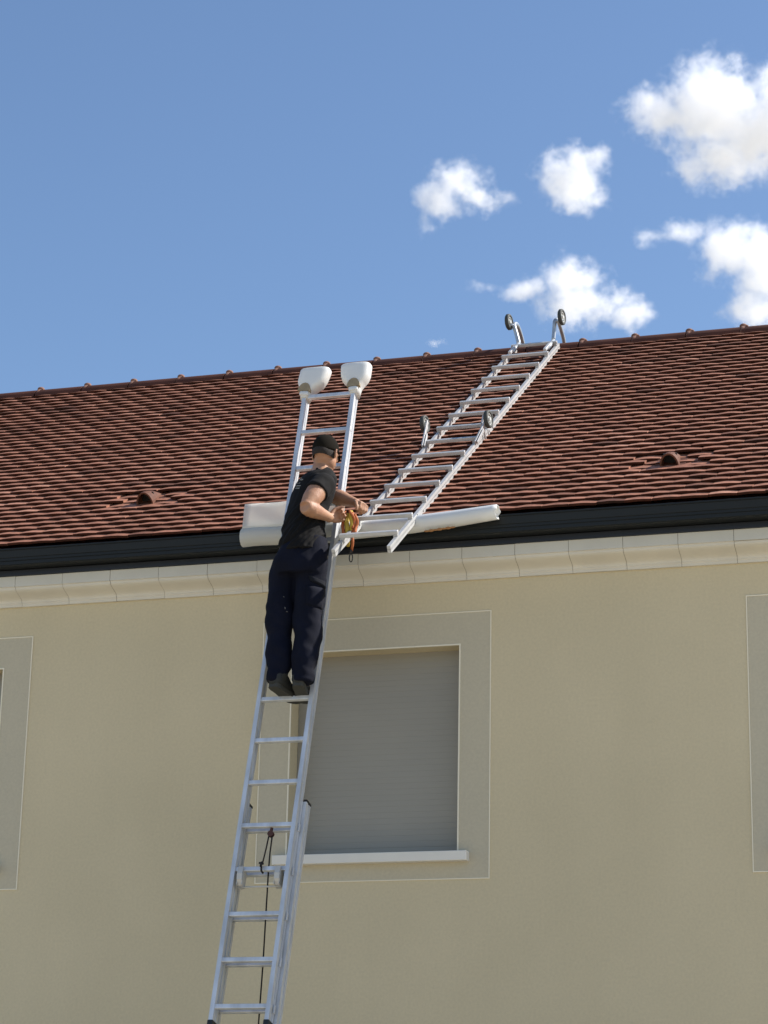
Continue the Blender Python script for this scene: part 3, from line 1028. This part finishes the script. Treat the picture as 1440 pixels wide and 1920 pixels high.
for i in range(nu):
    a = 1 + (nv - 1) * nu + i; b_ = 1 + (nv - 1) * nu + (i + 1) % nu
    ff.append((a, a + half, b_ + half, b_))
q.add(vv, ff)
cp = q.build('cap', M['cap'], man, smooth=True)
q = MB()   # peak
vv = []
for t_ in (0, 1):
    for j in range(3):
        for i in range(11):
            a = R(-52 + 10.4 * i)
            rr = .095 + .035 * j / 2 * math.cos(a * 1.3)
            vv.append(head_c + fH * (rr * math.cos(a)) + rH * (.085 * math.sin(a)) + uH * (.022 - .012 * j - .004 * t_ - .01 * abs(math.sin(a))))
ff = []
for t_ in (0, 1):
    for j in range(2):
        for i in range(10):
            a = t_ * 33 + j * 11 + i; f_ = (a, a + 1, a + 12, a + 11); ff.append(f_ if t_ else f_[::-1])
q.add(vv, ff)
q.build('peak', M['cap'], cp, smooth=True)
q = MB()
q.ball(head_c - fH * .010 - uH * .014, (.0745, .0945, .076), (rH, fH, uH), 28, 18)
hm = q.mesh('hair')
bm2 = bmesh.new(); bm2.from_mesh(hm)
kill = [v for v in bm2.verts if (v.co - head_c).dot(fH) > .012 or (v.co - head_c).dot(uH) < -.062]
bmesh.ops.delete(bm2, geom=kill, context='VERTS'); bm2.to_mesh(hm); bm2.free()
link('hair', hm, M['hair'], man, smooth=True)

# T-shirt
q = MB()
secs = torso_sections(.012)
secs = [ell(J['neck'] + Z * .012, rT, fT, .066, .064)] + secs + [ell(at(568, 1040, -.695), rT, fT, .172, .150)]
q.loft(secs)
def sleeve(sh, el, frac, r0, r1):
    e_ = sh + (el - sh) * frac
    q.tube([sh - (el - sh) * .12, sh, sh + (el - sh) * frac * .5, e_], [r0 * .8, r0, (r0 + r1) / 2, r1], 20)
sleeve(J['shR'], J['elR'], .42, .074, .077)
sleeve(J['shL'], J['elL'], .55, .066, .066)
sme = remeshed(q, .0075, 4, 'tshirt')
def fold(co):
    a = noise.noise(V((co.x * 9, co.y * 9, co.z * 5))) * .010
    lo = max(0, min(1, (5.95 - co.z) / .25))
    d = co.x * .75 + co.y * .2 - co.z * .65
    a += (noise.noise(V((d * 46, co.x * 7, co.z * 7)))) * .022 * lo
    a += noise.noise(V((co.x * 30, co.y * 30, co.z * 30))) * .003
    return a
wrinkle(sme, fold)
sh = link('tshirt', sme, M['shirt'], man, smooth=True)
# back print: rows of small grey marks wrapped on the cloth
dg = bpy.context.evaluated_depsgraph_get()
bvh = BVHTree.FromPolygons([v.co.copy() for v in sme.vertices], [tuple(p.vertices) for p in sme.polygons])
q = MB()
for row, (py_, x0, x1) in enumerate(((897, 563, 566), (899.5, 558, 568), (906, 546, 562), (911, 543, 563), (915.5, 542, 552), (915.5, 555, 561))):
    xx = x0
    while xx < x1:
        w_ = random.uniform(1.0, 2.2)
        c_ = at(xx + w_ / 2, py_, -1.2)
        hit = bvh.ray_cast(c_, (c_ - CAM).normalized())
        if hit[0] is not None and abs(hit[1].dot((c_ - CAM).normalized())) > .25:
            n_ = hit[1]; s_ = Z.cross(n_).normalized()
            q.box(hit[0] + n_ * .0012, (w_ / 300 / max(.3, abs(n_.dot((CAM - hit[0]).normalized()))) , .0018 if row else .002, .0055), (s_, n_, n_.cross(s_)))
        xx += w_ + random.uniform(.5, .9)
q.build('back_print', M['print'], sh)

# trousers
q = MB()
q.loft([ell(at(572, 1012, -.685), rL, fL, .150, .130), ell(at(567, 1035, -.70), rL, fL, .168, .145), ell(at(562, 1062, -.705), rL, fL, .182, .150, ex=.9), ell(at(560, 1082, -.705), rL, fL, .178, .130, ex=.85)])
for key in 'LR':
    pts = [at(a, b_, c_) for a, b_, c_, d_ in legs[key]]
    q.tube(pts, [d_ * .93 for a, b_, c_, d_ in legs[key]], 22)
tme = remeshed(q, .0085, 4, 'trousers')
def fold2(co):
    lo = max(0, min(1, (5.02 - co.z) / .18))
    kn_ = math.exp(-((co.z - 5.16) / .09) ** 2)
    a = noise.noise(V((co.x * 6, co.y * 6, co.z * 8))) * .018
    sk = co.z * 26 + co.x * 22 + 1.5 * noise.noise(V((co.x * 8, co.y * 8, co.z * 4)))
    a += noise.noise(V((sk * .5, co.x * 5, co.y * 12))) * (.003 + .014 * lo + .007 * kn_)
    a += noise.noise(V((co.x * 14, co.y * 14, co.z * 20))) * (.004 + .006 * lo)
    return a
wrinkle(tme, fold2)
tr = link('trousers', tme, M['trousers'], man, smooth=True)
bvh = BVHTree.FromPolygons([v.co.copy() for v in tme.vertices], [tuple(p.vertices) for p in tme.polygons])
def patch(poly, depth, name, m_, nx=8, ny=10):
    """cloth patch laid on the trousers; poly = four corners (px, py)"""
    q = MB(); top = []; bot = []
    for j in range(ny + 1):
        for i in range(nx + 1):
            u, v = i / nx, j / ny
            px_ = (poly[0][0] * (1 - u) + poly[1][0] * u) * (1 - v) + (poly[3][0] * (1 - u) + poly[2][0] * u) * v
            py_ = (poly[0][1] * (1 - u) + poly[1][1] * u) * (1 - v) + (poly[3][1] * (1 - u) + poly[2][1] * u) * v
            c_ = at(px_, py_, -1.3)
            h_ = bvh.ray_cast(c_, (c_ - CAM).normalized())
            if h_[0] is None:
                h_ = bvh.find_nearest(at(px_, py_, -.75))
            n_ = h_[1]
            rim = min(1, min(u, 1 - u) * 6, min(v, 1 - v) * 6)
            top.append(h_[0] + n_ * (.003 + depth * rim)); bot.append(h_[0] - n_ * .004)
    w_ = nx + 1; NV = len(top); ff = []
    for j in range(ny):
        for i in range(nx):
            a = j * w_ + i; ff.append((a, a + 1, a + w_ + 1, a + w_)); ff.append((a + NV, a + w_ + NV, a + w_ + 1 + NV, a + 1 + NV))
    ed = list(range(w_)) + [j * w_ + nx for j in range(1, ny + 1)] + [ny * w_ + i for i in range(nx - 1, -1, -1)] + [j * w_ for j in range(ny - 1, 0, -1)]
    for a, b_ in zip(ed, ed[1:] + ed[:1]): ff.append((a, b_, b_ + NV, a + NV))
    q.add(top + bot, ff)
    return q.build(name, m_, tr, smooth=True)
patch([(575, 1096), (609, 1104), (604, 1143), (573, 1133)], .012, 'cargo_pocket', M['trousers'])
patch([(578, 1078), (612, 1092), (610, 1104), (581, 1088)], .014, 'pocket_flap', M['pocket'])

for k, (mx_, my_, mw, mh) in enumerate(((531, 1118, 1.5, 2), (533, 1138, 2, 4), (536, 1146, 3, 1.6))):
    patch([(mx_, my_), (mx_ + mw, my_ + .5), (mx_ + mw + .5, my_ + mh), (mx_ + .8, my_ + mh)], -.0015, 'paint_mark', M['dust'], 3, 3)
# shoes
def shoe(heel, toe_dir, out, Z=Z):
    t = (V(toe_dir).normalized() - V((0, 0, .24))).normalized(); s_ = t.cross(Z).normalized(); h = V(heel); Z = s_.cross(t).normalized()
    q = MB()
    secs = [(-.008, .030, .038, .060), (.010, .044, .048, .066), (.05, .049, .054, .072), (.09, .045, .052, .070), (.13, .041, .040, .052), (.18, .046, .033, .040), (.225, .044, .028, .034), (.255, .034, .022, .028), (.270, .018, .016, .022)]
    rings = []
    for d_, w_, hh, c_ in secs:
        cc = h + t * d_ + Z * (.018 + hh)
        ring = []
        for k in range(20):
            a = 2 * math.pi * k / 20
            cs, sn = math.cos(a), math.sin(a)
            ring.append(cc + s_ * (w_ * math.copysign(abs(cs) ** .8, cs)) + Z * (hh * math.copysign(abs(sn) ** .8, sn)))
        rings.append(ring)
    q.loft(rings)
    q.tube([h + t * .046 + Z * .06, h + t * .046 + Z * .11, h + t * .052 + Z * .17], [.052, .051, .048], 20)
    o = q.build('shoe', M['shoe'], man, smooth=True)
    q = MB()
    top = []; bot = []
    outline = []
    for d_, w_, hh, c_ in [(-.006, .020, 0, 0), (.004, .034, 0, 0), (.03, .040, 0, 0), (.08, .038, 0, 0), (.13, .043, 0, 0), (.18, .050, 0, 0), (.23, .047, 0, 0), (.262, .034, 0, 0), (.277, .016, 0, 0)]:
        outline.append((d_, w_))
    ol = [(d_, w_) for d_, w_ in outline] + [(d_, -w_) for d_, w_ in outline[::-1]]
    lift = lambda d_: max(0, d_ - .2) * .18
    top = [h + t * d_ + s_ * w_ + Z * (.027 + lift(d_)) for d_, w_ in ol]
    bot = [h + t * d_ + s_ * w_ * .96 + Z * (.0 + lift(d_)) for d_, w_ in ol]
    nq = len(ol)
    q.add(top + bot, [tuple(range(nq)), tuple(range(nq, 2 * nq))[::-1]] + [(i, i + nq, (i + 1) % nq + nq, (i + 1) % nq) for i in range(nq)])
    q.build('sole', M['sole'], o)
    return o
zr = LP(8, 0).z + .038
hL = at(510, 1306, -.885); hR = at(558, 1304, -.885)
shoe((hL.x, hL.y, zr), (.30, 1, 0), 1)
shoe((hR.x, hR.y, zr), (-.14, 1, 0), 1)

# ------------------------------------------------------------------ sling with snap hook
sl = empty('rope_sling', at(655, 985, -.585), label='orange and yellow sling bunched in the man\'s hands with a snap hook below', cat='sling')
def strand(a, b_, sag, m_, nm, r_=.0085, n=10, ph=0):
    q = MB(); a = V(a); b_ = V(b_); pts = []
    for i in range(n + 1):
        t = i / n
        pts.append(a + (b_ - a) * t + V((sag * math.sin(math.pi * t) + .004 * math.sin(9 * t + ph), .012 * math.sin(5 * t + ph), 0)))
    q.tube(pts, r_, 8)
    return q
qo = MB(); qy = MB()
yy = -.585
for i in range(6):
    a = at(646 + i * 4.2, 958 + (i % 3) * 4, yy + .008 * (i % 3)); b_ = at(644 + i * 3.4 + (i % 2) * 3, 1004 - (i % 2) * 4, yy - .006 * (i % 2))
    (qo if i in (0, 4, 5) else qy).add(*(lambda s_: (s_.v, s_.f))(strand(a, b_, (-.006 + .003 * i), None, '', .0108, 10, i)))
qy.add(*(lambda s_: (s_.v, s_.f))(strand(at(652, 990, yy), at(653, 1025, yy), 0, None, '', .0115, 8, 1)))
qo.add(*(lambda s_: (s_.v, s_.f))(strand(at(661, 988, yy), at(660, 1032, yy), .004, None, '', .0085, 8, 2)))
qo.add(*(lambda s_: (s_.v, s_.f))(strand(at(657, 940 + 18, yy - .01), at(660, 990, yy - .012), .016, None, '', .008, 8, 4)))
qo.build('orange_webbing', M['orange'], sl, smooth=True)
qy.build('yellow_webbing', M['yellow'], sl, smooth=True)
q = MB()
kc = at(658, 1046, yy)
loop = []
for k in range(17):
    a = 2 * math.pi * k / 16
    loop.append(kc + V((.0095 * math.cos(a), .004 * math.cos(a), .026 * math.sin(a))))
q.tube(loop, .0036, 8)
q.box(at(657, 1034, yy), (.020, .014, .018))
q.build('snap_hook', M['plastic_black'], sl, smooth=True)

# ------------------------------------------------------------------ clouds
def cloud(label, blobs, dist, dens, seed, wisp=0, nscale=1.0):
    """blobs: (px, py, rx_px, ry_px, strength)"""
    C = [far(b_[0], b_[1], dist) for b_ in blobs]
    ctr = sum(C, V()) / len(C)
    k = dist / FPX
    t = empty('cloud', ctr)
    hull = MB()
    right = V((CR.x, CR.y, 0)).normalized(); fw = V((-right.y, right.x, 0)); upv = Z
    info = []
    for c_, b_ in zip(C, blobs):
        rx, ry = b_[2] * k, b_[3] * k
        rz_ = (rx + ry) / 2 * .8
        info.append((c_ - ctr, (rx, rz_, ry)))
        hull.ball(c_ - ctr, (rx * 1.25, rz_ * 1.25, ry * 1.25), (right, fw, upv), 20, 12)
    bpy.data.objects.remove(t)
    vox = max(min(i_[1]) for i_ in info) / 9
    hme = remeshed(hull, vox, 3, 'cloud')
    o = bpy.data.objects.new('cloud', hme); COL.objects.link(o); o.location = ctr
    tag(o, label, 'cloud', 'white clouds in the blue sky')
    m_ = bpy.data.materials.new('cloud'); m_.use_nodes = True
    nt = m_.node_tree; nt.nodes.remove(nt.nodes['Principled BSDF'])
    out = nt.nodes['Material Output']
    L = nt.links.new; N = nt.nodes.new
    tc = N('ShaderNodeTexCoord')
    unit = 100 * k
    # domain warp
    n0 = N('ShaderNodeTexNoise'); n0.inputs['Scale'].default_value = 1.1 / unit; n0.inputs['Detail'].default_value = 2
    mp = N('ShaderNodeVectorMath'); mp.operation = 'ADD'; mp.inputs[1].default_value = (seed * 1000, seed * 317, 0)
    L(tc.outputs['Object'], mp.inputs[0]); L(mp.outputs[0], n0.inputs['Vector'])
    sb = N('ShaderNodeVectorMath'); sb.operation = 'SUBTRACT'; sb.inputs[1].default_value = (.5, .5, .5); L(n0.outputs['Color'], sb.inputs[0])
    sc2 = N('ShaderNodeVectorMath'); sc2.operation = 'SCALE'; sc2.inputs['Scale'].default_value = unit * .65; L(sb.outputs[0], sc2.inputs[0])
    wp = N('ShaderNodeVectorMath'); wp.operation = 'ADD'; L(tc.outputs['Object'], wp.inputs[0]); L(sc2.outputs[0], wp.inputs[1])
    prev = None
    rotm = math.atan2(right.y, right.x)
    for (c_, r_), b_ in zip(info, blobs):
        mpp = N('ShaderNodeMapping'); mpp.vector_type = 'TEXTURE'
        mpp.inputs['Location'].default_value = c_; mpp.inputs['Rotation'].default_value = (0, 0, rotm); mpp.inputs['Scale'].default_value = r_
        L(wp.outputs[0], mpp.inputs[0])
        ln = N('ShaderNodeVectorMath'); ln.operation = 'LENGTH'; L(mpp.outputs[0], ln.inputs[0])
        f_ = N('ShaderNodeMath'); f_.operation = 'MULTIPLY_ADD'; f_.inputs[1].default_value = -b_[4]; f_.inputs[2].default_value = b_[4]
        L(ln.outputs['Value'], f_.inputs[0])
        if prev is None: prev = f_.outputs[0]
        else:
            mx = N('ShaderNodeMath'); mx.operation = 'SMOOTH_MAX'; mx.inputs[2].default_value = .12; L(prev, mx.inputs[0]); L(f_.outputs[0], mx.inputs[1]); prev = mx.outputs[0]
    n1_ = N('ShaderNodeTexNoise'); n1_.inputs['Scale'].default_value = 3.0 / unit * nscale; n1_.inputs['Detail'].default_value = 7; n1_.inputs['Roughness'].default_value = .68
    L(mp.outputs[0], n1_.inputs['Vector'])
    na = N('ShaderNodeMath'); na.operation = 'MULTIPLY_ADD'; na.inputs[1].default_value = 2.6; na.inputs[2].default_value = -1.3 - .06 - wisp
    L(n1_.outputs[0], na.inputs[0])
    ad = N('ShaderNodeMath'); ad.operation = 'ADD'; L(prev, ad.inputs[0]); L(na.outputs[0], ad.inputs[1])
    mr = N('ShaderNodeMapRange'); mr.interpolation_type = 'SMOOTHSTEP'
    mr.inputs[1].default_value = 0; mr.inputs[2].default_value = 1.1; mr.inputs[3].default_value = 0; mr.inputs[4].default_value = dens / unit
    L(ad.outputs[0], mr.inputs[0])
    pv = N('ShaderNodeVolumeScatter'); pv.inputs['Color'].default_value = (1, 1, 1, 1); pv.inputs['Anisotropy'].default_value = .2
    L(mr.outputs[0], pv.inputs['Density'])
    L(pv.outputs[0], out.inputs['Volume'])
    hme.materials.clear(); hme.materials.append(m_)
    m_.cycles.volume_step_rate = 1.0 if hasattr(m_, 'cycles') else 1
    return o
cloud('largest white cloud, billowing at the upper right edge', [(1340, 205, 120, 110, 1.3), (1240, 215, 90, 60, 1.1), (1420, 250, 120, 100, 1.2), (1360, 300, 95, 60, 1.0), (1300, 325, 50, 40, .9), (1500, 220, 130, 120, 1.2)], 1500, 4, .3)
cloud('round ragged white cloud in the middle of the group', [(1065, 325, 72, 62, 1.2), (1085, 360, 66, 52, 1.1), (1115, 300, 48, 36, .95)], 1400, 4, .8)
cloud('small leftmost white cloud with a thin tail', [(860, 343, 66, 46, 1.2), (818, 378, 52, 50, 1.15), (900, 378, 56, 30, 1.0), (945, 374, 34, 20, .8), (795, 420, 20, 30, .8)], 1400, 3.5, 1.7)
cloud('white heaped cloud standing just above the ridge wheels', [(1070, 530, 72, 62, 1.2), (1090, 570, 100, 52, 1.1), (1180, 595, 55, 34, 1.0), (985, 545, 60, 30, 1.0), (1180, 590, 60, 40, 1.1)], 1300, 4, 2.6)
cloud('broken white cloud at the right edge above the roof', [(1365, 472, 80, 66, 1.25), (1435, 500, 95, 92, 1.25), (1290, 438, 62, 28, .95), (1225, 445, 50, 20, .8), (1420, 582, 70, 58, 1.15), (1400, 432, 58, 38, 1.05)], 1300, 3.5, 3.1)
cloud('faint small wisp low over the roof ridge', [(812, 642, 24, 14, .95), (900, 540, 40, 14, .85)], 1300, 3, 4.4)
